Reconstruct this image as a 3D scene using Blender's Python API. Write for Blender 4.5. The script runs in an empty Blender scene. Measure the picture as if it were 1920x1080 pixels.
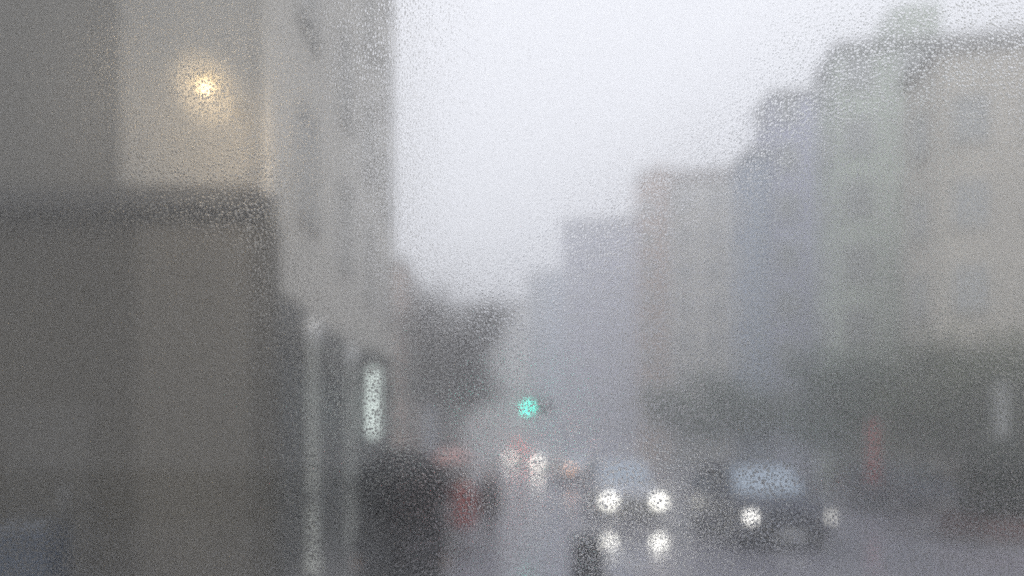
import bpy, bmesh, math, random
from mathutils import Vector, Matrix
random.seed(7)
R = math.radians
sc = bpy.context.scene
col = sc.collection

# ------------------------------------------------------------------ camera
CAM_Z, FPX, VX, VY = 2.4, 1400.0, 900.0, 825.0     # eye height, focal length in photo pixels, vanishing point
PANE_Y = 0.45
cam_d = bpy.data.cameras.new('camera')
cam = bpy.data.objects.new('camera', cam_d)
col.objects.link(cam)
cam.location = (0, 0, CAM_Z)
cam.rotation_euler = (R(90), 0, 0)
cam_d.sensor_width = 36
cam_d.lens = FPX / 1920 * 36
cam_d.shift_x = (960 - VX) / 1920
cam_d.shift_y = (VY - 540) / 1920
cam_d.clip_start = 0.01
cam_d.clip_end = 5000
cam_d.dof.use_dof = True
cam_d.dof.focus_distance = PANE_Y
cam_d.dof.aperture_fstop = 2.4
sc.camera = cam

# ------------------------------------------------------------------ sky, sun, exposure
SUN_EL, SUN_ROT = 48, 200
w = bpy.data.worlds.new('World')
sc.world = w
w.use_nodes = True
nt = w.node_tree
nt.nodes.clear()
sky = nt.nodes.new('ShaderNodeTexSky')
sky.sky_type = 'NISHITA'
sky.sun_disc = False
sky.sun_elevation = R(SUN_EL)
sky.sun_rotation = R(SUN_ROT)
sky.dust_density = 6
sky.air_density = 1.0
hs = nt.nodes.new('ShaderNodeHueSaturation')
hs.inputs['Saturation'].default_value = 0.22
ov = nt.nodes.new('ShaderNodeMix')
ov.data_type = 'RGBA'
ov.inputs[0].default_value = 0.85
ov.inputs[7].default_value = (9.65, 9.8, 10.55, 1)     # the even overcast layer
bg = nt.nodes.new('ShaderNodeBackground')
bg.inputs['Strength'].default_value = 0.1
out = nt.nodes.new('ShaderNodeOutputWorld')
nt.links.new(sky.outputs[0], hs.inputs['Color'])
nt.links.new(hs.outputs[0], ov.inputs[6])
nt.links.new(ov.outputs[2], bg.inputs['Color'])
nt.links.new(bg.outputs[0], out.inputs['Surface'])

sun_d = bpy.data.lights.new('sun', 'SUN')
sun_d.energy = 0.6
sun_d.angle = R(25)
sun_d.color = (1, 0.97, 0.93)
sun = bpy.data.objects.new('sun', sun_d)
col.objects.link(sun)
sun.rotation_euler = (R(90 - SUN_EL), 0, R(180 - SUN_ROT))
sun.location = (0, -20, 60)

vs = sc.view_settings
vs.view_transform = 'Standard'
vs.look = 'None'
vs.gamma = 1
vs.exposure = 0.4
vs.use_curve_mapping = False
sc.render.engine = 'CYCLES'
cy = sc.cycles
cy.use_denoising = False       # the residual grain is close to the fine grain of the photograph
cy.denoiser = 'OPENIMAGEDENOISE'
cy.denoising_input_passes = 'RGB_ALBEDO_NORMAL'
cy.denoising_prefilter = 'ACCURATE'
cy.max_bounces = 6
cy.diffuse_bounces = 2
cy.glossy_bounces = 3
cy.transmission_bounces = 5
cy.volume_bounces = 1
cy.transparent_max_bounces = 8
cy.sample_clamp_indirect = 3.5
cy.use_adaptive_sampling = False
cy.filter_width = 1.9

# ------------------------------------------------------------------ helpers
def at(px, py, d):
    """World point that shows at photo pixel (px, py) at depth d."""
    return Vector(((px - VX) / FPX * d, d, CAM_Z + (VY - py) / FPX * d))

def tag(o, label=None, cat=None, group=None, kind=None):
    for k, v in (('label', label), ('category', cat), ('group', group), ('kind', kind)):
        if v:
            o[k] = v
    return o

def empty(name, loc=(0, 0, 0), rz=0.0):
    o = bpy.data.objects.new(name, None)
    o.empty_display_size = 0.2
    o.location = loc
    o.rotation_euler = (0, 0, rz)
    col.objects.link(o)
    return o

def link(name, me, parent=None, loc=None):
    o = bpy.data.objects.new(name, me)
    col.objects.link(o)
    if parent:
        o.parent = parent
    if loc:
        o.location = loc
    return o

class MB:
    def __init__(self):
        self.v, self.f = [], []
    def add(self, vs_, fs):
        n = len(self.v)
        self.v += [tuple(p) for p in vs_]
        self.f += [tuple(i + n for i in f) for f in fs]
        return self
    def box(self, x0, x1, y0, y1, z0, z1):
        return self.add([(x0, y0, z0), (x1, y0, z0), (x1, y1, z0), (x0, y1, z0), (x0, y0, z1), (x1, y0, z1), (x1, y1, z1), (x0, y1, z1)],
                        [(0, 3, 2, 1), (4, 5, 6, 7), (0, 1, 5, 4), (1, 2, 6, 5), (2, 3, 7, 6), (3, 0, 4, 7)])
    def tube(self, pts, rad, n=8, cap=True):
        pts = [Vector(p) for p in pts]
        if not hasattr(rad, '__len__'):
            rad = [rad] * len(pts)
        rings = []
        for i, p in enumerate(pts):
            d = (pts[min(i + 1, len(pts) - 1)] - pts[max(i - 1, 0)])
            d = d.normalized() if d.length > 1e-9 else Vector((0, 0, 1))
            a = Vector((0, 0, 1)) if abs(d.z) < 0.9 else Vector((1, 0, 0))
            u = d.cross(a).normalized()
            v = d.cross(u).normalized()
            rings.append([p + (u * math.cos(2 * math.pi * k / n) + v * math.sin(2 * math.pi * k / n)) * rad[i] for k in range(n)])
        return self.loft(rings, cap)
    def loft(self, rings, cap=True):
        n = len(rings[0])
        vs_ = [p for r in rings for p in r]
        fs = []
        for i in range(len(rings) - 1):
            for k in range(n):
                a, b = i * n + k, i * n + (k + 1) % n
                fs.append((a, b, b + n, a + n))
        if cap:
            fs.append(tuple(range(n - 1, -1, -1)))
            fs.append(tuple(range((len(rings) - 1) * n, len(rings) * n)))
        return self.add(vs_, fs)
    def lathe(self, prof, c=(0, 0, 0), axis='z', n=20, cap=True):
        rings = []
        for r, h in prof:
            ring = []
            for k in range(n):
                a = 2 * math.pi * k / n
                x, y = r * math.cos(a), r * math.sin(a)
                p = {'z': (x, y, h), 'y': (x, h, y), 'x': (h, x, y)}[axis]
                ring.append((p[0] + c[0], p[1] + c[1], p[2] + c[2]))
            rings.append(ring)
        return self.loft(rings, cap)
    def slab(self, a, b, c, d, off=0.006, th=0.012):
        a, b, c, d = map(Vector, (a, b, c, d))
        n = (b - a).cross(d - a).normalized()
        top = [p + n * off for p in (a, b, c, d)]
        bot = [p + n * (off - th) for p in (a, b, c, d)]
        return self.add(bot + top, [(3, 2, 1, 0), (4, 5, 6, 7), (0, 1, 5, 4), (1, 2, 6, 5), (2, 3, 7, 6), (3, 0, 4, 7)])
    def mesh(self, name, m, smooth=False, bevel=0.0, seg=2):
        me = bpy.data.meshes.new(name)
        me.from_pydata(self.v, [], self.f)
        bm = bmesh.new()
        bm.from_mesh(me)
        bmesh.ops.recalc_face_normals(bm, faces=bm.faces)
        if bevel:
            es = [e for e in bm.edges if len(e.link_faces) == 2 and e.calc_face_angle(0) > 0.5]
            bmesh.ops.bevel(bm, geom=es, offset=bevel, segments=seg, affect='EDGES', clamp_overlap=True)
        if smooth:
            for f in bm.faces:
                f.smooth = True
            for e in bm.edges:
                if len(e.link_faces) == 2 and e.calc_face_angle(0) > 0.7:
                    e.smooth = False
        bm.to_mesh(me)
        bm.free()
        me.materials.append(m)
        return me
    def build(self, name, m, parent=None, loc=None, **kw):
        return link(name, self.mesh(name, m, **kw), parent, loc)

# ------------------------------------------------------------------ materials
def new_mat(name):
    m = bpy.data.materials.new(name)
    m.use_nodes = True
    m.node_tree.nodes.clear()
    return m, m.node_tree.nodes, m.node_tree.links

def mat(name, c, rough=0.6, metal=0.0, var=0.15, scale=3.0, stretch=(1, 1, 1), rvar=0.1, bump=0.0, coat=0.0, spec=0.5):
    m, N, L = new_mat(name)
    o = N.new('ShaderNodeOutputMaterial')
    p = N.new('ShaderNodeBsdfPrincipled')
    L.new(p.outputs[0], o.inputs['Surface'])
    tc = N.new('ShaderNodeTexCoord')
    mp = N.new('ShaderNodeMapping')
    mp.inputs['Scale'].default_value = stretch
    L.new(tc.outputs['Object'], mp.inputs['Vector'])
    nz = N.new('ShaderNodeTexNoise')
    nz.inputs['Scale'].default_value = scale
    nz.inputs['Detail'].default_value = 6
    L.new(mp.outputs[0], nz.inputs['Vector'])
    mr = N.new('ShaderNodeMapRange')
    mr.inputs['From Min'].default_value = 0.3
    mr.inputs['From Max'].default_value = 0.7
    mr.inputs['To Min'].default_value = 1 - var
    mr.inputs['To Max'].default_value = 1 + var
    L.new(nz.outputs['Fac'], mr.inputs['Value'])
    mx = N.new('ShaderNodeVectorMath')
    mx.operation = 'SCALE'
    mx.inputs[0].default_value = c
    L.new(mr.outputs[0], mx.inputs['Scale'])
    L.new(mx.outputs[0], p.inputs['Base Color'])
    r2 = N.new('ShaderNodeMapRange')
    r2.inputs['To Min'].default_value = max(0.02, rough - rvar)
    r2.inputs['To Max'].default_value = min(1, rough + rvar)
    L.new(nz.outputs['Fac'], r2.inputs['Value'])
    L.new(r2.outputs[0], p.inputs['Roughness'])
    p.inputs['Metallic'].default_value = metal
    p.inputs['Specular IOR Level'].default_value = spec
    p.inputs['Coat Weight'].default_value = coat
    p.inputs['Coat Roughness'].default_value = 0.05
    if bump:
        b = N.new('ShaderNodeBump')
        b.inputs['Distance'].default_value = bump
        L.new(nz.outputs['Fac'], b.inputs['Height'])
        L.new(b.outputs[0], p.inputs['Normal'])
    return m

def emit(name, c, s):
    m, N, L = new_mat(name)
    o = N.new('ShaderNodeOutputMaterial')
    e = N.new('ShaderNodeEmission')
    e.inputs[0].default_value = (*c, 1)
    e.inputs[1].default_value = s
    L.new(e.outputs[0], o.inputs['Surface'])
    return m

M = {
    'rubber': mat('rubber', (.02, .02, .02), .7),
    'black_plastic': mat('black_plastic', (.025, .026, .028), .45),
    'dark_metal': mat('dark_metal', (.07, .075, .08), .45, .3),
    'alloy': mat('alloy', (.45, .46, .48), .3, .9),
    'chrome': mat('chrome', (.6, .61, .63), .15, 1.0),
    'car_glass': mat('car_glass', (.03, .04, .045), .06, 0, .05, spec=.9),
    'windshield': mat('windshield', (.34, .40, .46), .12, .75, .05, spec=.9),
    'plate': mat('plate', (.6, .6, .58), .5),
    'tail_off': mat('tail_off', (.25, .02, .02), .2),
    'lamp_off': mat('lamp_off', (.12, .12, .12), .2),
    'win_glass': mat('win_glass', (.33, .345, .34), .2, 0, .3, .15, spec=.8),
    'win_frame': mat('win_frame', (.4, .4, .38), .5),
    'shop_glass': mat('shop_glass', (.03, .04, .042), .45, 0, .3, .5, spec=.7),
    'parapet': mat('parapet', (.28, .28, .27), .8),
    'skin': mat('skin', (.45, .27, .19), .5, 0, .08),
    'hair': mat('hair', (.02, .015, .012), .5),
    'black_cloth': mat('black_cloth', (.014, .015, .018), .8, 0, .3, 12),
    'navy_cloth': mat('navy_cloth', (.03, .035, .05), .8, 0, .2, 12),
    'red_cloth': mat('red_cloth', (.24, .06, .055), .8, 0, .2, 8),
    'grey_cloth': mat('grey_cloth', (.2, .2, .22), .8, 0, .2, 8),
    'pink_cloth': mat('pink_cloth', (.5, .3, .28), .5, 0, .1, 5),
    'umbrella_black': mat('umbrella_black', (.009, .01, .012), .7, 0, .15, 5, spec=.15),
    'bark': mat('bark', (.07, .058, .048), .9, 0, .3, 9, (1, 1, .2), bump=.03),
    'pale_paint': mat('pale_paint', (.58, .6, .54), .4, 0, .1, 4),
    'globe': mat('globe', (.75, .76, .74), .3, 0, .05),
    'teal_metal': mat('teal_metal', (.05, .11, .11), .5, .2),
    'headlight': emit('headlight', (1, .98, .9), 13),
    'headlight_dim': emit('headlight_dim', (1, .98, .93), 3.2),
    'headlight_faint': emit('headlight_faint', (1, .98, .93), 1.0),
    'headlight_far': emit('headlight_far', (1, .93, .84), 30),
    'amber': emit('amber', (1, .5, .28), 5),
    'brake': emit('brake', (1, .1, .1), 24),
    'green': emit('green', (.05, .9, .68), 7),
    'sign_white': emit('sign_white', (.88, 1, .95), 1.0),
    'warm_lamp': emit('warm_lamp', (1, .72, .38), 260),
}

def wet_ground(name, c, r0, r1, scale):
    m, N, L = new_mat(name)
    o = N.new('ShaderNodeOutputMaterial')
    p = N.new('ShaderNodeBsdfPrincipled')
    L.new(p.outputs[0], o.inputs['Surface'])
    tc = N.new('ShaderNodeTexCoord')
    n1 = N.new('ShaderNodeTexNoise')
    n1.inputs['Scale'].default_value = scale
    n1.inputs['Detail'].default_value = 5
    n2 = N.new('ShaderNodeTexNoise')
    n2.inputs['Scale'].default_value = 60
    n2.inputs['Detail'].default_value = 3
    for n in (n1, n2):
        L.new(tc.outputs['Object'], n.inputs['Vector'])
    mr = N.new('ShaderNodeMapRange')
    mr.inputs['From Min'].default_value = .38
    mr.inputs['From Max'].default_value = .62
    mr.inputs['To Min'].default_value = r0
    mr.inputs['To Max'].default_value = r1
    L.new(n1.outputs['Fac'], mr.inputs['Value'])
    L.new(mr.outputs[0], p.inputs['Roughness'])
    cr = N.new('ShaderNodeMix')
    cr.data_type = 'RGBA'
    L.new(n2.outputs['Fac'], cr.inputs[0])
    cr.inputs[6].default_value = (*[x * .75 for x in c], 1)
    cr.inputs[7].default_value = (*[x * 1.25 for x in c], 1)
    L.new(cr.outputs[2], p.inputs['Base Color'])
    b = N.new('ShaderNodeBump')
    b.inputs['Distance'].default_value = .0006
    b.inputs['Strength'].default_value = .5
    L.new(n2.outputs['Fac'], b.inputs['Height'])
    L.new(b.outputs[0], p.inputs['Normal'])
    p.inputs['Specular IOR Level'].default_value = .8
    return m

M['road_sky_tint'] = wet_ground('wet_road_sky_tint', (.24, .24, .285), .05, .26, .35)  # pale lavender base colour stands in for sky reflected on the wet road
M['paving'] = wet_ground('wet_paving', (.15, .15, .155), .12, .35, .8)
M['earth'] = wet_ground('earth', (.07, .07, .065), .4, .7, .1)
M['line'] = mat('road_line', (.5, .5, .5), .4, 0, .25, 6)
M['kerb'] = mat('kerb_stone', (.25, .25, .25), .4, 0, .2, 5)
M['brick'] = mat('brick', (.1, .05, .045), .7, 0, .3, 7)

# ------------------------------------------------------------------ ground, road, pavements
def struct(name, m, mb, **kw):
    return tag(mb.build(name, m, **kw), kind='structure')

GX, GY0, GY1 = 420, -60, 620
struct('ground', M['earth'], MB().add([(-GX, GY0, -.02), (GX, GY0, -.02), (GX, GY1, -.02), (-GX, GY1, -.02)], [(0, 1, 2, 3)]))
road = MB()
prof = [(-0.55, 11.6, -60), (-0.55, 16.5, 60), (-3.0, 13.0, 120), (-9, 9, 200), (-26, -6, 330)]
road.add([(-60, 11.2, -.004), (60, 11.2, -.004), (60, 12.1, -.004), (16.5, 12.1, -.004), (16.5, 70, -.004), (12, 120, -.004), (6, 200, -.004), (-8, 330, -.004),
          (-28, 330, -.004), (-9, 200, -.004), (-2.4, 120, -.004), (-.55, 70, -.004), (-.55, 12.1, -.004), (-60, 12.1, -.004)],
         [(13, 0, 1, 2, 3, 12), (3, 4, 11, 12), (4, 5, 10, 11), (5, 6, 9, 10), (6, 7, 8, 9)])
struct('road', M['road_sky_tint'], road)
struct('near_pavement', M['paving'], MB().box(-60, 60, -20, 11.05, -.2, .12))
struct('near_kerb', M['kerb'], MB().box(-60, 60, 11.06, 11.2, -.2, .124), bevel=.02)
struct('left_pavement', M['paving'], MB().box(-60, -.7, 12.1, 70, -.2, .12))
struct('left_kerb', M['kerb'], MB().box(-.69, -.55, 12.1, 70, -.2, .124), bevel=.02)
struct('right_pavement', M['paving'], MB().box(16.65, 60, 12.1, 70, -.2, .12))
struct('right_kerb', M['kerb'], MB().box(16.5, 16.64, 12.1, 70, -.2, .124), bevel=.02)
struct('traffic_island', M['paving'], MB().box(10.9, 15.4, 16.2, 20.2, -.1, .13), bevel=.03)
for x in (2.95, 6.2, 9.6):
    for k in range(9):
        y = 14 + k * 6
        struct('lane_marking', M['line'], MB().add([(x - .06, y, .002), (x + .06, y, .002), (x + .06, y + 2.4, .002), (x - .06, y + 2.4, .002)], [(0, 1, 2, 3)]))

# ------------------------------------------------------------------ buildings
def win_meshes(ww, wh, gm):
    key = (round(ww, 2), round(wh, 2), gm.name)
    if key not in win_meshes.c:
        f = MB()
        b = .09
        f.box(-ww / 2 - b, -ww / 2, -.08, .05, 0, wh).box(ww / 2, ww / 2 + b, -.08, .05, 0, wh)
        f.box(-ww / 2 - b, ww / 2 + b, -.081, .05, wh, wh + b).box(-ww / 2 - b * 1.6, ww / 2 + b * 1.6, -.16, .05, -b, 0)
        f.box(-.025, .025, -.05, .05, .001, wh - .001)
        p = MB().box(-ww / 2 + .001, ww / 2 - .001, -.02, .04, .001, wh - .001)
        win_meshes.c[key] = (f.mesh('window', M['win_frame']), p.mesh('pane', gm))
    return win_meshes.c[key]
win_meshes.c = {}

def window(parent, x, y, z, ww, wh, rz=0.0, gm=None):
    f, p = win_meshes(ww, wh, gm or M['win_glass'])
    o = link('window', f, parent, (x, y, z))
    o.rotation_euler = (0, 0, rz)
    link('pane', p, o)
    return o

def building(name, label, x0, x1, y0, y1, h, wall, front=(0, 0), side=None, nside=0, ww=1.2, wh=1.7, z0=4.2, dz=3.4, group=None, extra=(), cat='building', yaw=0.0):
    """Box building with parapet, windows on the face towards -Y and on one street face (side = 'L' faces -X, 'R' faces +X)."""
    r = empty(name, ((x0 + x1) / 2, (y0 + y1) / 2, 0))
    cx, cy_ = (x0 + x1) / 2, (y0 + y1) / 2
    hx, hy = (x1 - x0) / 2, (y1 - y0) / 2
    MB().box(-hx, hx, -hy, hy, 0, h).build('wall', wall, r)
    MB().box(-hx - .25, hx + .25, -hy - .25, hy + .25, h + .001, h + .45).build('cornice', M['parapet'], r, bevel=.06)
    MB().box(-hx - .06, hx + .06, -hy - .06, hy + .06, 3.5, 3.8).build('string_course', M['parapet'], r)
    for (a, b, c, d, e) in extra:       # raised roof blocks in world x, y and height
        MB().box(a - cx, b - cx, c - cy_, d - cy_, h + .4, e).build('roof_block', wall, r, bevel=.05)
    nz_ = int((h - z0 - wh) // dz) + 1
    fx0, nf = front
    for j in range(nz_):
        z = z0 + j * dz
        for i in range(nf):
            window(r, (fx0 - cx) + i * (ww + 1.5), -hy, z, ww, wh)
        if side:
            for i in range(nside):
                y = -hy + (i + .5) * 2 * hy / nside
                window(r, -hx if side == 'L' else hx, y, z, ww, wh, -math.pi / 2 if side == 'L' else math.pi / 2)
    if yaw:                             # turned about its front left corner, as the street bends
        q = Vector((hx, hy, 0))
        q.rotate(Matrix.Rotation(yaw, 3, 'Z'))
        r.location = Vector((x0, y0, 0)) + q
        r.rotation_euler = (0, 0, yaw)
    tag(r, label, cat, group)
    return r

W = {
    'w1': mat('plaster_grey', (.46, .43, .37), .85, 0, .15, .5, (1, 1, .25)),
    'w2': mat('concrete_green', (.44, .49, .42), .85, 0, .12, .5, (1, 1, .25)),
    'w3': mat('render_lavender', (.42, .43, .54), .85, 0, .12, .5, (1, 1, .25)),
    'w4': mat('stone_beige', (.48, .47, .43), .85, 0, .12, .5, (1, 1, .25)),
    'w5': mat('brick_brown', (.42, .32, .27), .85, 0, .15, .8, (1, 1, .25)),
    'w6': mat('slate_blue', (.33, .38, .46), .85, 0, .15, .5, (1, 1, .25)),
    'dark': mat('sooty_stone', (.047, .042, .03), .85, 0, .25, .45, (1, 1, .4), bump=.02),
    'pale': mat('pale_stone', (.6, .575, .515), .8, 0, .1, .6, (1, 1, .25)),
    'mid': mat('mid_stone', (.115, .11, .095), .85, 0, .2, .5, (1, 1, .3)),
    'ledge': mat('dark_ledge', (.05, .05, .047), .8, 0, .2, 1),
    'shop': mat('shop_front', (.045, .05, .05), .5, 0, .2, 1),
}
GR = 'street wall on the right'
building('apartment_building', 'broad grey block at the right edge of the view', 18.4, 40, 30, 33.4, 18.0, W['w1'], (19.6, 5), 'L', 1, group=GR, yaw=R(-9))
building('office_tower', 'tall green grey tower with a raised roof block, highest on the right', 19.1, 40, 40, 43.6, 23.2, W['w2'], (20.2, 5), 'L', 1, extra=((22.0, 24.4, 40.3, 44, 25.6),), group=GR, yaw=R(-9))
building('apartment_building', 'lavender grey block with a stepped roof left of the tallest tower', 20.4, 42, 52, 55.5, 26.3, W['w3'], (21.4, 4), 'L', 1, group=GR)
building('apartment_building', 'narrow slate block, one step lower beside the lavender block', 18.9, 20.3, 52.3, 56, 22.4, W['w6'], (0, 0), 'L', 1, group=GR)
building('apartment_building', 'beige stone block with a long flat roof in the middle of the right skyline', 18.8, 42, 72, 76, 27.2, W['w4'], (19.8, 4), 'L', 1, group=GR, yaw=R(-6))
building('apartment_building', 'narrow brown brick block with a small roof hut', 18.2, 36, 85, 90, 32.6, W['w5'], (19.2, 2), 'L', 2, extra=((19.6, 21.6, 86, 90, 34.0),), group=GR, yaw=R(-6))
building('office_tower', 'pale lavender block with a flat roof farther down the right side', 13.4, 36, 120, 130, 37.4, W['w3'], (14.8, 4), 'L', 2, group=GR, yaw=R(-6))
building('apartment_building', 'hazy grey block stepping down towards the end of the street', 12.0, 30, 170, 185, 40.5, W['w6'], (13.5, 1), 'L', 6, group=GR)
building('apartment_building', 'faintest low block at the far end of the street', 9.0, 30, 235, 290, 46, W['w4'], (10, 1), 'L', 6, group=GR)
GL = 'street wall on the left'
building('apartment_building', 'hazy mid height block behind the left corner building', -24, -6.3, 62, 84, 17.0, W['w5'], (-20, 5), 'R', 5, group=GL)
building('apartment_building', 'hazy low block beyond the bare street trees', -30, -7.2, 100, 150, 21.0, W['w6'], (-26, 6), 'R', 7, group=GL)
building('apartment_building', 'pale far block closing the street where it bends left', -40, 12.0, 300, 330, 55, W['w1'], (-30, 10), None, 0, group=GL)

# corner building on the left: sooty wall facing us, pale flank along the street
BX, BY0, BY1, BH = -3.34, 12.0, 29.0, 25.0
bl = empty('corner_building', (-10, 20, 0))
def bpart(name, m, mb, **kw):
    mb.v = [(x + 10, y - 20, z) for x, y, z in mb.v]
    return mb.build(name, m, bl, **kw)
bpart('front_wall', W['dark'], MB().box(-18, BX - .3, BY0, BY0 + .5, 0, 6.0))
bpart('pilaster', mat('lighter_stone', (.1, .091, .072), .85, 0, .2, .6, (1, 1, .3)), MB().box(-5.5, BX - .301, BY0 - .07, BY0 - .001, 0, 5.999), bevel=.02)  # lighter strip over the right part of the front wall
bpart('upper_wall', W['mid'], MB().box(-18, BX - .3, BY0 + .01, BY0 + .5, 6.36, BH))
bpart('ledge', W['ledge'], MB().box(-18, BX - .2, BY0 - .35, BY0 + .5, 6.0, 6.36), bevel=.05)
bpart('oriel', mat('bay_render', (.3, .29, .26), .8, 0, .1, .6), MB().box(-5.66, -3.55, BY0 - .3, BY0 + .009, 6.37, 12.5), bevel=.03)
bpart('side_wall', W['pale'], MB().box(BX - .29, BX, BY0 + .501, BY1, 4.9, 6.361).box(BX - .29, BX, BY0 - .02, BY1, 6.362, BH))
bpart('corner_pier', W['dark'], MB().box(BX - .29, BX + .01, BY0 - .02, BY0 + .5, 0, 5.999))
bpart('rear_wall', W['pale'], MB().box(-18, BX - .3, BY1 - .5, BY1, 0, BH))
bpart('far_wall', W['mid'], MB().box(-18.4, -18.01, BY0, BY1, 0, BH))
bpart('roof', M['parapet'], MB().box(-18.4, BX, BY0, BY1, BH + .001, BH + .3))
bpart('shop_front', W['shop'], MB().box(BX - .29, BX - .05, BY0 + .501, BY1, 0, 4.899))
for k in range(4):
    y = BY0 + 2.1 + k * 3.7
    bpart('shop_window', M['shop_glass'], MB().box(BX - .06, BX - .02, y, y + 3.1, .6, 3.6))
bpart('fascia', W['ledge'], MB().box(BX - .05, BX + .08, BY0 + 1.6, BY1, 3.9, 4.6), bevel=.02)
for j in range(5):
    for i in range(4):
        window(bl, BX + 10, BY0 + 2.4 + i * 4.0 - 20, 6.6 + j * 3.7, 1.3, 2.0, math.pi / 2, mat('curtained_glass', (.46, .45, .41), .3, 0, .15, .5) if i + j == 0 else bpy.data.materials['curtained_glass'])
for j in range(3):
    window(bl, -7.2 + 10, BY0 + .01 - 20, 12.6 + j * 3.9, 1.0, 1.9)
dr = bpart('added_door', mat('added_door_paint', (.06, .056, .045), .6), MB().box(-7.6, -6.2, BY0 - .04, BY0 + .1, .12, 3.0), bevel=.01)
link('handle', MB().tube([(-6.62 + 10, BY0 - .1 - 20, .95), (-6.62 + 10, BY0 - .1 - 20, 1.7)], .02).mesh('handle', M['chrome']), dr)  # door and handle are made up, standing in for faint reflection specks
tag(bl, 'sooty corner building with a pale upper bay behind the warm lamp', 'building', GL)

# awning over the shop entrance, half a barrel
aw = MB()
rings = []
for y in (20.2, 21.4, 22.6, 23.8, 25.0):
    ring = []
    for k in range(11):
        a = math.pi / 2 * k / 10
        ring.append((BX + .09 + 1.25 * math.sin(a), y, 3.75 + 1.15 * math.cos(a)))
    for k in range(10, -1, -1):
        a = math.pi / 2 * k / 10
        ring.append((BX + .09 + 1.22 * math.sin(a), y, 3.75 + 1.12 * math.cos(a) - .02))
    rings.append(ring)
aw.loft(rings)
an = empty('awning', (0, 0, 0))
aw.build('canvas', M['black_plastic'], an, smooth=True)
for y in (20.22, 24.98):
    MB().tube([(BX + .09, y, 3.72), (BX + 1.3, y, 3.72)], .025).build('bracket', M['dark_metal'], an)
tag(an, 'dark curved awning above the lit upright sign', 'awning')

# lit blade sign on the flank
p = at(700, 755, 22.0)
sg = empty('blade_sign', (p.x, p.y, p.z))
MB().box(-.14, .14, -.09, .09, -1.02, 1.02).build('light_box', M['sign_white'], sg, bevel=.04)
MB().box(-.16, .16, -.06, .06, 1.021, 1.07).build('cap', M['dark_metal'], sg)
MB().box(-.16, .16, -.06, .06, -1.07, -1.021).build('cap', M['dark_metal'], sg)
for z in (.7, -.7):
    MB().tube([(-.139, 0, z), (BX - p.x + .05, 0, z)], .022).build('bracket', M['dark_metal'], sg)
tag(sg, 'glowing white upright sign on the shop flank', 'sign')

# warm lamp on the corner building
p = at(385, 166, 10.2)
lm = empty('wall_lamp', (p.x, p.y, p.z))
MB().lathe([(.01, -.065), (.046, -.046), (.065, 0), (.046, .046), (.01, .065)], n=16).build('bulb', M['warm_lamp'], lm, smooth=True)
MB().lathe([(.03, .22), (.2, .10), (.19, .085), (.02, .2)], n=20).build('lamp_shade', M['dark_metal'], lm, smooth=True)
MB().tube([(0, 0, .2), (0, .15, .34), (0, BY0 - .3 - p.y, .36)], .018).build('arm', M['dark_metal'], lm)
MB().lathe([(.07, BY0 - .34 - p.y), (.07, BY0 - .299 - p.y)], (0, 0, .36), 'y').build('wall_plate', M['dark_metal'], lm)
tag(lm, 'lit warm yellow lamp on the pale upper bay', 'lamp')

# two pale posts with globes
for i, (d, lab) in enumerate(((13.2, 'nearer pale post with a round white globe beside the shop flank'), (17.0, 'farther, fainter pale globe post between the near post and lit sign'))):
    q = empty('globe_post', ((585 - VX) / FPX * 13.2, d, .12))
    MB().lathe([(.17, 0), (.17, .08), (.12, .14), (.095, .5), (.085, 3.9), (.12, 3.95), (.12, 4.0)], n=16).build('post', M['pale_paint'], q, smooth=True)
    MB().lathe([(.09, 4.001), (.16, 4.08), (.2, 4.22), (.16, 4.36), (.09, 4.43), (.02, 4.45)], n=18).build('globe', M['globe'], q, smooth=True)
    MB().lathe([(.105, 1.2), (.12, 1.22), (.12, 1.3), (.105, 1.32)], n=16).build('collar', M['dark_metal'], q)
    tag(q, lab, 'lamp post', 'pale globe posts along the shop flank')

# blue box at the foot of the wall
p = at(60, 985, 10.6)
bb = empty('post_box', (p.x, p.y, .12))
MB().box(-.42, .42, -.3, .3, .1, p.z - .2).build('body', mat('blue_paint', (.028, .044, .07), .4), bb, bevel=.04)
MB().add([(-.42, -.3, p.z - .199), (.42, -.3, p.z - .199), (.42, .3, p.z - .199), (-.42, .3, p.z - .199), (-.38, -.2, p.z - .06), (.38, -.2, p.z - .06), (.38, .26, p.z - .06), (-.38, .26, p.z - .06)],
         [(0, 3, 2, 1), (4, 5, 6, 7), (0, 1, 5, 4), (1, 2, 6, 5), (2, 3, 7, 6), (3, 0, 4, 7)]).build('lid', mat('blue_lid', (.04, .05, .065), .35), bb, bevel=.03)
MB().box(-.25, .25, -.315, -.29, p.z - .42, p.z - .36).build('slot', M['black_plastic'], bb)
for x in (-.34, .34):
    MB().box(x - .05, x + .05, -.25, .25, 0, .1).build('foot', M['dark_metal'], bb)
tag(bb, 'dull blue street box at the foot of the sooty wall, bottom left', 'street box')

# dark square bin by the kerb
p = at(1102, 1000, 10.4)
bn = empty('litter_bin', (p.x, p.y, .12))
hb = p.z - .12
MB().box(-.215, .215, -.2, .2, .06, hb - .11).build('body', mat('bin_black', (.012, .013, .015), .7, spec=.2), bn, bevel=.02)
MB().box(-.235, .235, -.22, .22, hb - .05, hb).build('lid', M['dark_metal'], bn, bevel=.02)
for sx in (-.17, .17):
    for sy in (-.17, .17):
        MB().box(sx - .02, sx + .02, sy - .02, sy + .02, hb - .14, hb - .05).build('lid_post', M['dark_metal'], bn)
MB().box(-.16, .16, -.16, .16, 0, .06).build('base', M['dark_metal'], bn)
tag(bn, 'dark square litter bin in front of the oncoming silver car', 'bin')

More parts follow.
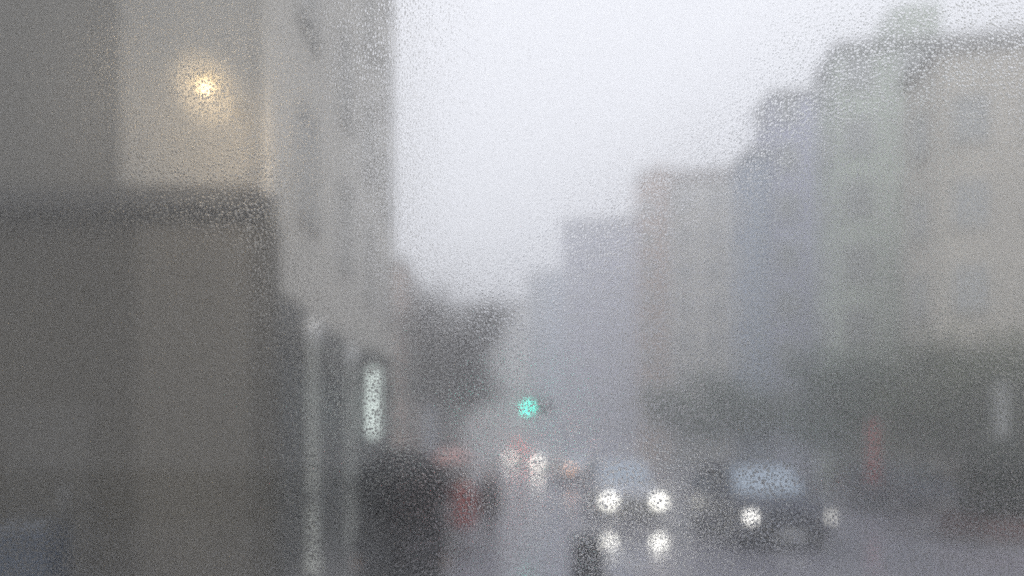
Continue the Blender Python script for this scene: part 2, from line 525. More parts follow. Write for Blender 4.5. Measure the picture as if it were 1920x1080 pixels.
# ------------------------------------------------------------------ traffic light, horizontal head with the green at its left
p = at(988, 765, 30)
tl = empty('traffic_light', (-1.25, 30, .12))
ox, oz = p.x + 1.25, p.z - .12
MB().lathe([(.16, 0), (.16, .1), (.1, .16), (.075, oz + .9), (.02, oz + .95)], n=14).build('pole', M['dark_metal'], tl, smooth=True)
MB().tube([(0, 0, oz + .75), (1.2, 0, oz + .62), (ox + .7, 0, oz + .55)], [.06, .05, .035]).build('arm', M['dark_metal'], tl)
MB().box(ox - .22, ox + 1.08, -.12, .14, -.21 + oz, oz + .21).build('housing', M['teal_metal'], tl, bevel=.05)
for x in (ox + .1, ox + .75):
    MB().box(x - .03, x + .03, -.03, .03, oz + .21, oz + .6).build('hanger', M['dark_metal'], tl)
for k, (nm, mm) in enumerate((('green_lens', M['green']), ('amber_lens', M['lamp_off']), ('red_lens', M['tail_off']))):
    x = ox + k * .43
    mm = mm if k != 1 else mat('amber_off', (.2, .1, .02), .2)
    ln = MB().lathe([(.15, -.121), (.13, -.15), (.02, -.165)], (x, 0, oz), 'y', 18).build(nm, mm, tl, smooth=True)
    vz = MB()
    rr = []
    for h in (-.12, -.34):
        rr.append([(x + r_ * math.cos(a), h, oz + r_ * math.sin(a)) for r_, seq in ((.175, range(0, 13)), (.165, range(12, -1, -1))) for a in [math.pi * (k2 / 12) for k2 in seq]])
    vz.loft(rr).build('visor', M['teal_metal'], ln)
tag(tl, 'traffic light showing green over the middle of the street', 'traffic light')

# ------------------------------------------------------------------ cars
def car(label, loc, rz, paint, L=4.6, Wd=1.84, H=1.68, hood=1.0, belt=1.05, hoodlen=1.05, rear=.25, lights='on', front='headlight', tail=False, name='car', group='cars in the street', lamp_z=.66, lamp_x=.68, lamp_r=.11, unlit=None, amber=False, wind='windshield'):
    """Front faces -Y, the front bumper at y = 0. A lofted lower body, a tapering cabin, glass, lamps, wheels."""
    r = empty(name, loc, rz)
    hw = Wd / 2
    st = []
    def sec(y, wsc, zb, zt, z_edge):
        x = hw * wsc
        half = [(x * .86, zb), (x * .97, zb + .08), (x, zb + .25), (x, z_edge - .22), (x * .975, z_edge - .06), (x * .9, zt - .01), (x * .5, zt + .015)]
        return [Vector((a, y, b)) for a, b in half] + [Vector((-a, y, b)) for a, b in reversed(half)]
    ws = hoodlen
    data = [(0, .80, .36, .62, .62), (.04, .88, .28, hood - .20, hood - .18), (.18, .95, .24, hood - .08, hood - .08), (.5, .99, .22, hood - .03, hood - .03),
            (ws, 1, .22, hood + .01, hood + .01), (ws + .3, 1, .22, belt, belt), (L * .6, 1, .22, belt + .02, belt + .02), (L - .5, .99, .24, belt + .03, belt + .03),
            (L - .12, .95, .28, belt, belt), (L, .86, .36, belt - .2, belt - .2)]
    MB().loft([sec(*d) for d in data]).build('body', paint, r, smooth=True)
    # cabin
    zb, zt = belt - .02, H
    yb0, yt0, yt1, yb1 = ws + .12, ws + .12 + (H - belt) * 1.05, L - rear - .28, L - .14
    bw, tw = hw * .93, hw * .76
    B = [Vector((-bw, yb0, zb)), Vector((bw, yb0, zb)), Vector((bw, yb1, zb)), Vector((-bw, yb1, zb))]
    T = [Vector((-tw, yt0, zt - .05)), Vector((tw, yt0, zt - .05)), Vector((tw, yt1, zt - .05)), Vector((-tw, yt1, zt - .05))]
    T2 = [Vector((p_.x * .86, p_.y + (.16 if i < 2 else -.16), zt)) for i, p_ in enumerate(T)]
    MB().loft([B, T, T2]).build('cabin', paint, r, bevel=.04)
    def pan(a, b, c, d, nm, u0, u1, v0, v1):
        q = lambda u, v: (a * (1 - u) + b * u) * (1 - v) + (d * (1 - u) + c * u) * v
        MB().slab(q(u0, v0), q(u1, v0), q(u1, v1), q(u0, v1)).build(nm, M[wind if nm == 'windshield' else 'car_glass'], r)
    pan(B[0], B[1], T[1], T[0], 'windshield', .06, .94, .06, .95)
    pan(B[2], B[3], T[3], T[2], 'rear_window', .1, .9, .2, .92)
    for u0, u1 in ((.1, .36), (.39, .66), (.69, .92)):
        pan(B[1], B[2], T[2], T[1], 'side_window', u0, u1, .12, .9)
        pan(B[3], B[0], T[0], T[3], 'side_window', 1 - u1, 1 - u0, .12, .9)
    # front details
    MB().box(-hw * .52, hw * .52, -.012, .1, hood - .44, hood - .24).build('grille', M['black_plastic'], r, bevel=.02)
    MB().box(-hw * .8, hw * .8, -.04, .2, .25, .46).build('bumper', M['black_plastic'], r, bevel=.03)
    MB().box(-.26, .26, -.055, -.03, .34, .45).build('licence_plate', M['plate'], r)
    for i, s in enumerate((-1, 1)):
        lit = M['lamp_off']
        if lights == 'on' and s != unlit:
            lit = M[front if not isinstance(front, tuple) else front[i]]
        h = MB().lathe([(lamp_r, .0), (lamp_r * .92, -.05), (lamp_r * .4, -.075), (.01, -.08)], (s * lamp_x, .015, lamp_z), 'y', 18).build('headlight', lit, r, smooth=True)
        MB().lathe([(lamp_r * 1.25, .1), (lamp_r * 1.25, -.02), (lamp_r * 1.04, -.03), (lamp_r * 1.04, .1)], (s * lamp_x, .015, lamp_z), 'y', 18, cap=False).build('bezel', M['dark_metal'], h, smooth=True)
        ms = MB().box(s * (hw - .03) - .0, s * (hw + .17), yb0 + .18, yb0 + .3, belt + .02, belt + .17).build('mirror', paint, r, bevel=.03)
        t = MB().box(s * hw * .86 - .1, s * hw * .86 + .1, L - .1, L + .012, belt - .32, belt - .08).build('tail_light', M['brake'] if tail else M['tail_off'], r, bevel=.02)
        for j in range(2):
            MB().box(s * (hw + .002) - .012, s * (hw + .002) + .012, ws + .62 + j * 1.0, ws + .8 + j * 1.0, belt - .2, belt - .165).build('door_handle', M['chrome'], r)
    if amber:
        MB().box(-hw * .95, -hw * .62, -.03, .12, .7, .86).build('turn_signal', M['amber'], r, bevel=.03)
    if tail:
        MB().box(-.16, .16, yt1 + .12, yt1 + .2, H - .14, H - .02).build('high_brake_light', M['brake'], r, bevel=.02)
    for y in (.88, L - .95):
        for s in (-1, 1):
            c = (s * (hw - .115), y, .34)
            a0, a1 = -.115, .118
            MB().lathe([(.39, a0), (.40, a1 - .1), (.40, a1 - .005)], (c[0] - (0 if s > 0 else .0), c[1], c[2] + .02), 'x', 22).build('wheel_arch', M['black_plastic'], r) if False else None
            wh = MB().lathe([(.2, -.1), (.31, -.11), (.338, -.07), (.338, .07), (.31, .11), (.2, .1)], (c[0] + s * .015, y, .34), 'x', 24).build('wheel', M['rubber'], r, smooth=True)
            rim = MB().lathe([(.2, -.02), (.21, .03), (.19, .05), (.05, .06), (.01, .06)] if s > 0 else [(.2, .02), (.21, -.03), (.19, -.05), (.05, -.06), (.01, -.06)], (c[0] + s * .075, y, .34), 'x', 20)
            for k in range(5):
                a = 2 * math.pi * k / 5
                rim.tube([(c[0] + s * .135, y + .04 * math.cos(a), .34 + .04 * math.sin(a)), (c[0] + s * .132, y + .19 * math.cos(a), .34 + .19 * math.sin(a))], .018, 6)
            rim.build('rim', M['alloy'], wh)
            ar = MB()
            rr = []
            for rad in (.36, .42):
                pass
            for k in range(13):
                a = math.pi * k / 12
                rr.append([(s * (hw - .05), y + q_ * math.cos(a), .34 + q_ * math.sin(a)) if z_ == 0 else (s * (hw + .012), y + q_ * math.cos(a), .34 + q_ * math.sin(a)) for q_, z_ in ((.365, 0), (.365, 1), (.42, 1), (.42, 0))])
            ar.loft(rr).build('wheel_arch', M['black_plastic'], r)
    tag(r, label, 'car', group)
    return r

P = lambda n, c, met=.4: mat(n, c, .28, met, .05, 2, coat=.8)
silver, navy, grey, white, dark, black = (P('paint_silver', (.42, .44, .5), .5), mat('paint_navy', (.03, .034, .055), .5, .1, .05, 2, coat=.1), P('paint_grey', (.2, .21, .22)), P('paint_white', (.7, .7, .71), 0),
                                          P('paint_dark', (.05, .055, .065)), P('paint_black', (.015, .016, .018), .2))
d1 = 21.9
car('silver oncoming car with two bright headlights mirrored in the wet road', ((1189 - VX) / FPX * d1, d1, 0), 0, silver, L=4.7, Wd=1.86, H=1.78, hood=1.0, belt=1.06, lamp_z=.60, lamp_x=.72, lamp_r=.185)
d2 = 15.9
car('dark navy off roader, nearest on the right, with dim headlights', ((1483 - VX) / FPX * d2, d2, 0), R(-1), navy, L=4.7, Wd=2.0, H=1.86, hood=1.1, belt=1.14, lamp_z=.76, lamp_x=.85, lamp_r=.11, front=('headlight_dim', 'headlight_faint'))
car('pale silver car with an amber turn signal behind the bright oncoming car', (5.75, 41.5, 0), 0, white, H=1.5, lights='off', amber=True)
car('distant oncoming car with one warm headlight lit', (5.05, 56.5, 0), 0, grey, H=1.5, lights='on', front='headlight_far', unlit=1, lamp_r=.29)
car('farthest oncoming car, partly behind the dark pedestrian', (2.35, 76, 0), 0, silver, H=1.5, unlit=-1, front='headlight_far', lamp_r=.29)
car('dark van with a red brake light above the farthest headlights', (4.1, 84.6, 0), math.pi, dark, L=5.0, H=2.1, belt=1.2, hood=1.1, tail=True, lights='off')
car('dark blue parked car beside the trees on the right', (14.6, 23.5, 0), R(2), P('paint_blue', (.05, .065, .09)), H=1.62, lights='off', wind='car_glass')

# ------------------------------------------------------------------ trees and planting
def leaf_mat(name, c):
    m = mat(name, c, .6, 0, .5, 1.2)
    return m
LEAF = {'green': leaf_mat('leaf_green', (.05, .09, .035)), 'olive': leaf_mat('leaf_olive', (.06, .078, .03)), 'brown': leaf_mat('leaf_brown', (.075, .066, .06)), 'deep': leaf_mat('leaf_deep', (.025, .04, .022)), 'grey': leaf_mat('leaf_greygreen', (.042, .085, .045))}

def leaves(pts, size, m, name, parent, rnd):
    b = MB()
    for p_ in pts:
        n = Vector((rnd.gauss(0, 1), rnd.gauss(0, 1), rnd.gauss(0, 1))).normalized()
        u = n.orthogonal().normalized()
        u.rotate(Matrix.Rotation(rnd.uniform(0, 6.28), 3, n))
        v = n.cross(u)
        s = size * rnd.uniform(.6, 1.4)
        k = len(b.v)
        b.v += [tuple(p_ - u * s), tuple(p_ + v * s * .5), tuple(p_ + u * s), tuple(p_ - v * s * .5)]
        b.f.append((k, k + 1, k + 2, k + 3))
    me = bpy.data.meshes.new(name)
    me.from_pydata(b.v, [], b.f)
    me.materials.append(m)
    return link(name, me, parent)

def tree(label, x, y, h, spread, lm_, nleaf=4200, leafsize=.16, seed=1, group='street trees', trunk=.3, low=.3):
    rnd = random.Random(seed)
    r = empty('street_tree', (x, y, .0))
    tb = MB()
    top = h * low
    pts = [(0, 0, 0), (.04, .02, top * .5), (rnd.uniform(-.1, .1), rnd.uniform(-.1, .1), top), (rnd.uniform(-.3, .3), rnd.uniform(-.3, .3), h * .7)]
    tb.tube(pts, [h * .028, h * .022, h * .019, h * .008], 8)
    tips = []
    for k in range(9):
        a = k * 2.4 + rnd.uniform(-.3, .3)
        z0_ = rnd.uniform(top * .9, h * .62)
        ln = spread * rnd.uniform(.6, 1.05)
        z1 = min(h * .96, z0_ + rnd.uniform(.15, .4) * h)
        m0 = Vector((0, 0, z0_))
        m1 = Vector((math.cos(a) * ln * .5, math.sin(a) * ln * .5, z0_ + (z1 - z0_) * .6))
        m2 = Vector((math.cos(a) * ln, math.sin(a) * ln, z1))
        tb.tube([m0, m1, m2], [h * .011, h * .007, h * .002], 6)
        tips += [m1.lerp(m2, .3), m1.lerp(m2, .7), m2]
        for q in range(3):
            e = m1.lerp(m2, rnd.uniform(.1, .8))
            d = Vector((rnd.uniform(-1, 1), rnd.uniform(-1, 1), rnd.uniform(0, 1))).normalized() * spread * rnd.uniform(.3, .5)
            tb.tube([e, e + d * .6, e + d], [h * .005, h * .003, h * .001], 5)
            tips += [e + d * .6, e + d]
    tips += [Vector((0, 0, h * .9)), Vector((.1, .2, h * .8))]
    tb.build('trunk', M['bark'], r, smooth=True)
    lp = []
    for k in range(nleaf):
        t = rnd.choice(tips)
        s = spread * .24
        lp.append(t + Vector((rnd.gauss(0, s), rnd.gauss(0, s), rnd.gauss(0, s * .8))))
    leaves(lp, leafsize, lm_, 'crown', r, rnd)
    tag(r, label, 'tree', group)
    return r

tree('brownish street tree right of the glowing upright sign', -2.2, 44, 10.2, 2.6, LEAF['brown'], seed=3)
tree('tall brown street tree left of the green traffic light', .0 - 1.6, 54, 13, 3.2, LEAF['brown'], seed=5, nleaf=5200)
tree('thin brown tree farther off, just left of the road', -1.9, 68, 12.5, 3.0, LEAF['brown'], seed=8, nleaf=4200)
tree('grey green tree behind the navy car', 17.6, 37, 6.2, 2.6, LEAF['grey'], seed=11, low=.25)
tree('grey green tree above the silver oncoming car', 17.8, 52, 6.4, 2.8, LEAF['grey'], seed=12, low=.25)
tree('low green tree farther down the right kerb', 17.9, 68, 7.4, 3.0, LEAF['grey'], seed=13, low=.25)
tree('olive green tree above the dark blue parked car', 18.0, 27.5, 6.3, 2.8, LEAF['olive'], seed=14, low=.22, nleaf=5200)
tree('olive tree at the far right edge', 20.2, 25.5, 6.4, 2.4, LEAF['olive'], seed=16, low=.22)

# brick planter with a clipped dark hedge on the island
pl = empty('planter', (13.3, 17.9, .13))
MB().box(-1.75, 1.75, -.9, -.72, 0, .45).box(-1.75, 1.75, .72, .9, 0, .45).box(-1.75, -1.57, -.719, .719, 0, .45).box(1.57, 1.75, -.719, .719, 0, .45).build('brick_wall', M['brick'], pl, bevel=.02)
MB().box(-1.56, 1.56, -.71, .71, .02, .36).build('soil', M['earth'], pl)
tag(pl, 'low red brick planter on the right traffic island', 'planter')
rnd = random.Random(21)
hg = empty('hedge', (13.3, 17.9, .49))
hp = [Vector((rnd.uniform(-1.5, 1.5), rnd.uniform(-.7, .7), .05 + 1.75 * rnd.random() ** .8)) for _ in range(7000)]
hp = [q + Vector((rnd.gauss(0, .06), rnd.gauss(0, .06), .12 * math.sin(q.x * 5))) for q in hp]
leaves(hp, .07, LEAF['deep'], 'foliage', hg, rnd)
sb = MB()
for k in range(12):
    x = -1.35 + k * .245
    sb.tube([(x, 0, 0), (x + rnd.uniform(-.1, .1), rnd.uniform(-.2, .2), .8), (x + rnd.uniform(-.15, .15), rnd.uniform(-.3, .3), 1.6)], [.025, .018, .006], 6)
sb.build('stem', M['bark'], hg)
tag(hg, 'dark green hedge growing in the brick planter', 'hedge')

# red banner and pale sign board on the right pavement
p = at(1636, 845, 25)
rb = empty('banner_stand', (p.x, p.y, 0))
MB().tube([(0, 0, 0), (0, 0, 3.2)], .03).build('pole', M['dark_metal'], rb)
MB().box(-.18, .18, -.05, -.035, .95, 3.05).build('banner', mat('banner_red', (.28, .075, .07), .7), rb)
MB().lathe([(.26, 0), (.26, .04), (.05, .08)], n=18).build('base', M['dark_metal'], rb)
tag(rb, 'narrow red banner on a stand right of the navy car', 'banner')
p = at(1878, 770, 24)
wb = empty('sign_board', (p.x, p.y, .12))
MB().tube([(0, .05, 0), (0, .05, p.z + .9)], .04).build('pole', M['dark_metal'], wb)
MB().box(-.24, .24, -.02, .0, p.z - 1.0, p.z + .75).build('board', mat('weathered_board', (.3, .31, .3), .5), wb, bevel=.005)
MB().box(-.27, .27, .001, .012, p.z - 1.03, p.z + .78).build('board_frame', M['dark_metal'], wb)
tag(wb, 'pale upright sign board before the olive trees at far right', 'sign')

# ------------------------------------------------------------------ people
def skin(name, pts, edges, rad, m, parent, levels=2, root=0):
    me = bpy.data.meshes.new(name)
    me.from_pydata(pts, edges, [])
    o = bpy.data.objects.new(name, me)
    col.objects.link(o)
    o.modifiers.new('s', 'SKIN')
    for i, v in enumerate(me.skin_vertices[0].data):
        v.radius = (rad[i], rad[i]) if not isinstance(rad[i], tuple) else rad[i]
        v.use_root = i == root
    sd = o.modifiers.new('d', 'SUBSURF')
    sd.levels = sd.render_levels = levels
    dg = bpy.context.evaluated_depsgraph_get()
    m2 = bpy.data.meshes.new_from_object(o.evaluated_get(dg))
    bpy.data.objects.remove(o)
    for p_ in m2.polygons:
        p_.use_smooth = True
    m2.materials.clear()
    m2.materials.append(m)
    m2.name = name
    return link(name, m2, parent)

def person(label, loc, rz, coat, trousers, hold=None, stride=.2, coat_len=.75, group='people walking in the rain'):
    """Faces -Y. hold = (x, y, z) of the right hand, else both arms hang."""
    r = empty('person', loc, rz)
    s = stride
    J = {'pel': (0, 0, .95), 'ab': (0, 0, 1.12), 'ch': (0, .01, 1.33), 'nk': (0, .01, 1.47), 'nk2': (0, -.005, 1.54), 'hd': (0, -.02, 1.63), 'tp': (0, -.01, 1.72)}
    Rr = {'pel': (.155, .115), 'ab': (.14, .105), 'ch': (.17, .115), 'nk': .065, 'nk2': .055, 'hd': (.078, .095), 'tp': (.06, .075)}
    E = [('pel', 'ab'), ('ab', 'ch'), ('ch', 'nk'), ('nk', 'nk2'), ('nk2', 'hd'), ('hd', 'tp')]
    for q, sg_ in (('l', -1), ('r', 1)):
        fy = s * sg_
        J.update({'hip' + q: (sg_ * .1, 0, .88), 'kn' + q: (sg_ * .105, -fy * .55 - .03, .49), 'an' + q: (sg_ * .11, -fy + .03, .09), 'to' + q: (sg_ * .125, -fy - .14, .035)})
        Rr.update({'hip' + q: .092, 'kn' + q: .06, 'an' + q: .042, 'to' + q: .034})
        E += [('pel', 'hip' + q), ('hip' + q, 'kn' + q), ('kn' + q, 'an' + q), ('an' + q, 'to' + q)]
        sh = Vector((sg_ * .19, .01, 1.40))
        if hold and sg_ == 1:
            wr = Vector(hold)
            el = (sh + wr) / 2 + Vector((.07, .05, -.16))
            fd = Vector((-.2, -.3, 1)).normalized()
        else:
            el = Vector((sg_ * .245, .03 + fy * .2, 1.12))
            wr = Vector((sg_ * .25, -.06 + fy * .5, .88))
            fd = Vector((0, -.15, -1)).normalized()
        J.update({'sh' + q: tuple(sh), 'el' + q: tuple(el), 'wr' + q: tuple(wr)})
        Rr.update({'sh' + q: .062, 'el' + q: .043, 'wr' + q: .03})
        E += [('ch', 'sh' + q), ('sh' + q, 'el' + q), ('el' + q, 'wr' + q)]
        pm = wr + fd * .07
        J['pm' + q] = tuple(pm)
        Rr['pm' + q] = (.036, .02)
        E.append(('wr' + q, 'pm' + q))
        sd = Vector((0, 1, 0))
        for k, ln in enumerate((.07, .08, .076, .06)):
            o_ = sd * ((k - 1.5) * .02)
            a = pm + fd * .035 + o_
            b = a + fd * ln * .55 + Vector((-sg_ * .012, 0, 0))
            c = b + fd * ln * .4 + Vector((-sg_ * .028, 0, 0))
            for t, v, rr in (('a', a, .0095), ('b', b, .0085), ('c', c, .007)):
                J[f'f{k}{t}{q}'] = tuple(v)
                Rr[f'f{k}{t}{q}'] = rr
            E += [('pm' + q, f'f{k}a{q}'), (f'f{k}a{q}', f'f{k}b{q}'), (f'f{k}b{q}', f'f{k}c{q}')]
        ta = wr + fd * .035 + sd * -.032
        tb_ = ta + fd * .035 + sd * -.02 + Vector((-sg_ * .015, 0, 0))
        J['ta' + q], J['tb' + q] = tuple(ta), tuple(tb_)
        Rr['ta' + q], Rr['tb' + q] = .011, .009
        E += [('wr' + q, 'ta' + q), ('ta' + q, 'tb' + q)]
    names = list(J)
    ix = {n: i for i, n in enumerate(names)}
    skin('body', [J[n] for n in names], [(ix[a], ix[b]) for a, b in E], [Rr[n] for n in names], M['skin'], r)
    def sub(nm, keep, grow, m, ends={}):
        kk = [n for n in names if n in keep]
        jx = {n: i for i, n in enumerate(kk)}
        g = lambda v: tuple(a * grow + .012 for a in v) if isinstance(v, tuple) else v * grow + .012
        return skin(nm, [ends.get(n, J[n]) for n in kk], [(jx[a], jx[b]) for a, b in E if a in jx and b in jx], [g(Rr[n]) for n in kk], m, r)
    sub('coat', {'pel', 'ab', 'ch', 'nk', 'shl', 'shr', 'ell', 'elr', 'wrl', 'wrr'}, 1.13, coat)
    sk = []
    for k, z in enumerate((1.16, 1.0, .85, coat_len)):
        a, b = .2 + k * .022, .165 + k * .024
        sk.append([(a * math.cos(t * math.pi / 9), b * math.sin(t * math.pi / 9), z) for t in range(18)])
    MB().loft(sk).build('coat_skirt', coat, r, smooth=True)
    sub('trousers', {'pel', 'hipl', 'hipr', 'knl', 'knr', 'anl', 'anr'}, 1.0, trousers)
    for q in 'lr':
        a, t = Vector(J['an' + q]), Vector(J['to' + q])
        MB().tube([a + Vector((0, .07, -.045)), a + Vector((0, .0, -.035)), t, t + Vector((0, -.05, -.005))], [.038, .05, .042, .02], 10).build('shoe', M['black_plastic'], r, smooth=True)
    hc = Vector(J['hd'])
    hr = MB()
    rg = []
    for k in range(7):
        a = -.35 + (math.pi / 2 + .35) * k / 6
        rg.append([(.098 * math.cos(a) * math.cos(t * math.pi / 8), hc.y + .02 + .118 * math.cos(a) * math.sin(t * math.pi / 8) * (1 if t <= 8 else .75), hc.z + .015 + .125 * math.sin(a)) for t in range(16)])
    hr.loft(rg).build('hair', M['hair'], r, smooth=True)
    MB().tube([(0, hc.y - .095, hc.z + .01), (0, hc.y - .118, hc.z - .02), (0, hc.y - .1, hc.z - .028)], [.008, .014, .01], 8).build('nose', M['skin'], r, smooth=True)
    for s_ in (-1, 1):
        MB().lathe([(.012, -.006), (.013, 0), (.005, .006)], (s_ * .034, hc.y - .092, hc.z + .012), 'y', 10).build('eye', M['black_plastic'], r)
        MB().lathe([(.012, -.008), (.026, 0), (.012, .008)], (s_ * .085, hc.y + .005, hc.z - .005), 'x', 10).build('ear', M['skin'], r, smooth=True)
    MB().box(-.026, .026, hc.y - .1, hc.y - .09, hc.z - .06, hc.z - .05).build('mouth', M['tail_off'], r)
    tag(r, label, 'person', group)
    return r

def umbrella(label, grip, tilt, cloth, rad=.58, rise=.3, shaft=.85):
    """grip: world point of the hand; tilt: euler of the shaft."""
    u = empty('umbrella', grip)
    u.rotation_euler = tilt
    c = MB()
    rings = []
    for k in range(7):
        t = k / 6
        rr = rad * math.sin(t * math.pi / 2 * .98) if k else .012
        z = shaft - rise * (1 - math.cos(t * math.pi / 2))
        rings.append([(rr * (1 - (.06 * t if j % 2 else 0)) * math.cos(j * math.pi / 8), rr * (1 - (.06 * t if j % 2 else 0)) * math.sin(j * math.pi / 8), z) for j in range(16)])
    rings += [[(x * .995, y * .995, z - .006) for x, y, z in rg] for rg in reversed(rings)]
    c.loft(rings).build('canopy', cloth, u, smooth=True)
    for j in range(8):
        a = j * math.pi / 4
        pts = []
        for k in range(1, 7):
            t = k / 6
            rr = rad * math.sin(t * math.pi / 2 * .98) * .99
            pts.append((rr * math.cos(a), rr * math.sin(a), shaft - rise * (1 - math.cos(t * math.pi / 2)) - .015))
        MB().tube(pts, .004, 5).build('rib', M['chrome'], u)
    MB().tube([(0, 0, -.1), (0, 0, shaft + .06)], .008, 8).build('shaft', M['chrome'], u)
    MB().tube([(0, 0, .06), (0, 0, -.12), (.015, 0, -.16), (.045, 0, -.175), (.075, 0, -.16)], .015, 8).build('handle', M['black_plastic'], u, smooth=True)
    tag(u, label, 'umbrella')
    return u

# two pedestrians walking away under one black umbrella tilted back towards us
dp = 8.8
px_ = (748 - VX) / FPX * dp
person('left one of the two dark pedestrians sharing the big black umbrella', (px_ - .24, dp, .12), math.pi, M['black_cloth'], M['navy_cloth'], coat_len=.6)
person('right one of the two dark pedestrians, holding the big black umbrella', (px_ + .27, dp + .04, .12), R(176), M['black_cloth'], M['navy_cloth'], hold=(.22, -.2, 1.25), coat_len=.6)
umbrella('big black umbrella tilted towards us in front of the globe posts', (px_ + .04, dp + .2, 1.44), (R(20), 0, R(-4)), M['umbrella_black'], rad=.6, rise=.56, shaft=.90)
# pedestrian in a red coat with a pale pink umbrella
dp = 15.6
px_ = (868 - VX) / FPX * dp
person('pedestrian in a long red coat beside the kerb', (px_, dp, .0), R(170), M['red_cloth'], M['grey_cloth'], hold=(.14, -.24, 1.22), coat_len=.62)
umbrella('faded pink umbrella over the red coat', (px_ - .22, dp + .22, 1.26), (0, R(-6), 0), M['pink_cloth'], rad=.5, rise=.26, shaft=.95)
# dark pedestrian to its right
dp = 17.6
person('pedestrian in a dark coat right of the red coat', ((919 - VX) / FPX * dp, dp, .0), R(175), M['black_cloth'], M['black_cloth'], stride=.24, coat_len=.6)

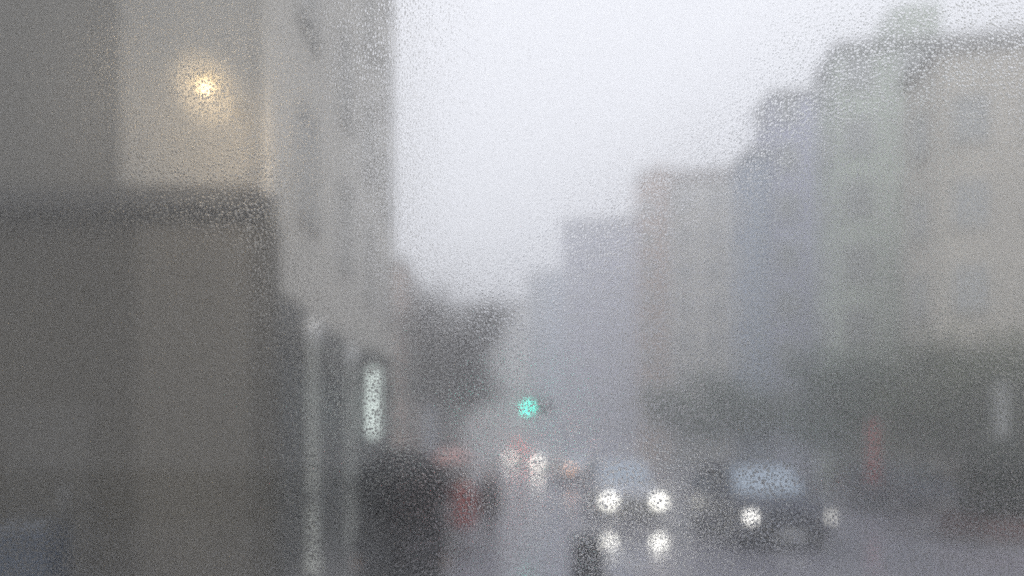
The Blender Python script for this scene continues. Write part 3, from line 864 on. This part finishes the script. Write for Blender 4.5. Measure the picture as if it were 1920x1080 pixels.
# ------------------------------------------------------------------ the fogged, rain-wet window in front of us
def pane_outer():
    m, N, L = new_mat('fogged_wet_glass')
    o = N.new('ShaderNodeOutputMaterial')
    tc = N.new('ShaderNodeTexCoord')
    sx = N.new('ShaderNodeSeparateXYZ')
    L.new(tc.outputs['Object'], sx.inputs[0])
    flat = N.new('ShaderNodeCombineXYZ')           # the pane's own x and height as a 2D surface coordinate
    L.new(sx.outputs['X'], flat.inputs['X'])
    L.new(sx.outputs['Z'], flat.inputs['Y'])
    def noise(scale, stretch=(1, 1, 1), detail=2.0, rough=.5):
        mp = N.new('ShaderNodeMapping')
        mp.inputs['Scale'].default_value = stretch
        L.new(flat.outputs[0], mp.inputs['Vector'])
        n = N.new('ShaderNodeTexNoise')
        n.noise_dimensions = '2D'
        n.inputs['Scale'].default_value = scale
        n.inputs['Detail'].default_value = detail
        n.inputs['Roughness'].default_value = rough
        L.new(mp.outputs[0], n.inputs['Vector'])
        return n.outputs['Fac']
    def rng(v, a, b, c, d):
        n = N.new('ShaderNodeMapRange')
        n.interpolation_type = 'SMOOTHSTEP'
        for k, x in zip(('From Min', 'From Max', 'To Min', 'To Max'), (a, b, c, d)):
            n.inputs[k].default_value = x
        L.new(v, n.inputs['Value'])
        return n.outputs[0]
    def math_(op, a, b):
        n = N.new('ShaderNodeMath')
        n.operation = op
        for i, x in enumerate((a, b)):
            if isinstance(x, (int, float)):
                n.inputs[i].default_value = x
            else:
                L.new(x, n.inputs[i])
        return n.outputs[0]
    def beads(scale, stretch, r0, r1, k, size):
        """Round beads, one per Voronoi cell, each with its own radius; height in metres."""
        mp = N.new('ShaderNodeMapping')
        mp.inputs['Scale'].default_value = stretch
        L.new(flat.outputs[0], mp.inputs['Vector'])
        v = N.new('ShaderNodeTexVoronoi')
        v.voronoi_dimensions = '2D'
        v.inputs['Scale'].default_value = scale
        L.new(mp.outputs[0], v.inputs['Vector'])
        sc_ = N.new('ShaderNodeSeparateColor')
        L.new(v.outputs['Color'], sc_.inputs[0])
        rr = N.new('ShaderNodeMapRange')
        rr.inputs['To Min'].default_value = r0
        rr.inputs['To Max'].default_value = r1
        L.new(sc_.outputs[0], rr.inputs['Value'])
        rad = math_('MULTIPLY', rr.outputs[0], size)
        t = math_('DIVIDE', v.outputs['Distance'], rad)
        cap = math_('MAXIMUM', math_('SUBTRACT', 1.0, math_('MULTIPLY', t, t)), 0.0)
        return math_('MULTIPLY', math_('MULTIPLY', cap, rad), k / scale)
    wet = rng(noise(9, (1, .55, 1), 3), .38, .62, .62, 1.05)           # where the mist has gathered into larger drops
    big = beads(600, (1, .85, 1), .12, .46, BIG, wet)
    fine = beads(1100, (1, .9, 1), .18, .5, FINE, math_('SUBTRACT', 1.55, wet))
    run = math_('MULTIPLY', noise(300, (1, .03, 1), 2.0, .5), RUN)     # vertical runs
    run = math_('ADD', run, math_('MULTIPLY', noise(90, (1, .02, 1), 1.0, .5), RUN * 2.2))
    h = math_('ADD', math_('ADD', big, fine), run)
    b = N.new('ShaderNodeBump')
    b.inputs['Strength'].default_value = 1.0
    b.inputs['Distance'].default_value = 1.0
    L.new(h, b.inputs['Height'])
    r1 = N.new('ShaderNodeBsdfRefraction')
    r1.inputs['IOR'].default_value = 1.4
    r1.inputs['Roughness'].default_value = ROUGH1
    L.new(b.outputs[0], r1.inputs['Normal'])
    r2 = N.new('ShaderNodeBsdfRefraction')
    r2.inputs['IOR'].default_value = 1.4
    r2.inputs['Roughness'].default_value = .2
    L.new(b.outputs[0], r2.inputs['Normal'])
    tr = N.new('ShaderNodeBsdfTranslucent')
    tr.inputs['Color'].default_value = (.95, .96, .97, 1)
    fog = rng(noise(30, (1, .06, 1), 3), .3, .7, FOG * .8, FOG * 1.2)
    m1 = N.new('ShaderNodeMixShader')
    L.new(fog, m1.inputs[0])
    L.new(r1.outputs[0], m1.inputs[1])
    L.new(r2.outputs[0], m1.inputs[2])
    m2 = N.new('ShaderNodeMixShader')
    m2.inputs[0].default_value = VEIL
    L.new(m1.outputs[0], m2.inputs[1])
    L.new(tr.outputs[0], m2.inputs[2])
    L.new(m2.outputs[0], o.inputs['Surface'])
    return m
BIG, FINE, RUN, ROUGH1, FOG, VEIL = .135, .14, .000014, .02, .2, .02
gi, N, L = new_mat('clear_glass')
o = N.new('ShaderNodeOutputMaterial')
g = N.new('ShaderNodeBsdfGlass')
g.inputs['IOR'].default_value = 1.4
g.inputs['Roughness'].default_value = 0
L.new(g.outputs[0], o.inputs['Surface'])
win = empty('glass_screen', (0, PANE_Y, .12))
pw, pz0, pz1, th = 1.9, .14, 3.9, .006
pm_ = MB().box(-pw, pw, 0, th, pz0, pz1).mesh('pane', gi)
pm_.materials.append(pane_outer())
for f in pm_.polygons:
    f.material_index = 1 if f.normal.y > .5 else 0
link('pane', pm_, win)
al = mat('aluminium', (.35, .36, .37), .35, .8)
for x in (-pw - .04, pw + .04):
    MB().box(x - .039, x + .039, -.04, .05, 0, pz1 + .08).build('post', al, win, bevel=.004)
MB().box(-pw, pw, -.039, .049, 0, pz0 - .001).build('bottom_rail', al, win, bevel=.004)
MB().box(-pw, pw, -.039, .049, pz1 + .001, pz1 + .08).build('top_rail', al, win, bevel=.004)
tag(win, 'large fogged glass screen covered in fine rain drops', 'glass screen')

# ------------------------------------------------------------------ haze
hm, N, L = new_mat('mist')
o = N.new('ShaderNodeOutputMaterial')
pv = N.new('ShaderNodeVolumePrincipled')
pv.inputs['Color'].default_value = (.95, .965, .97, 1)
pv.inputs['Density'].default_value = 0.006
pv.inputs['Anisotropy'].default_value = 0.2
L.new(pv.outputs[0], o.inputs['Volume'])
hz = MB().box(-GX - 3, GX + 3, GY0 - 3, GY1 + 3, -1.2, 60).build('haze', hm)
tag(hz, 'pale rain mist filling the whole street', 'haze', kind='stuff')
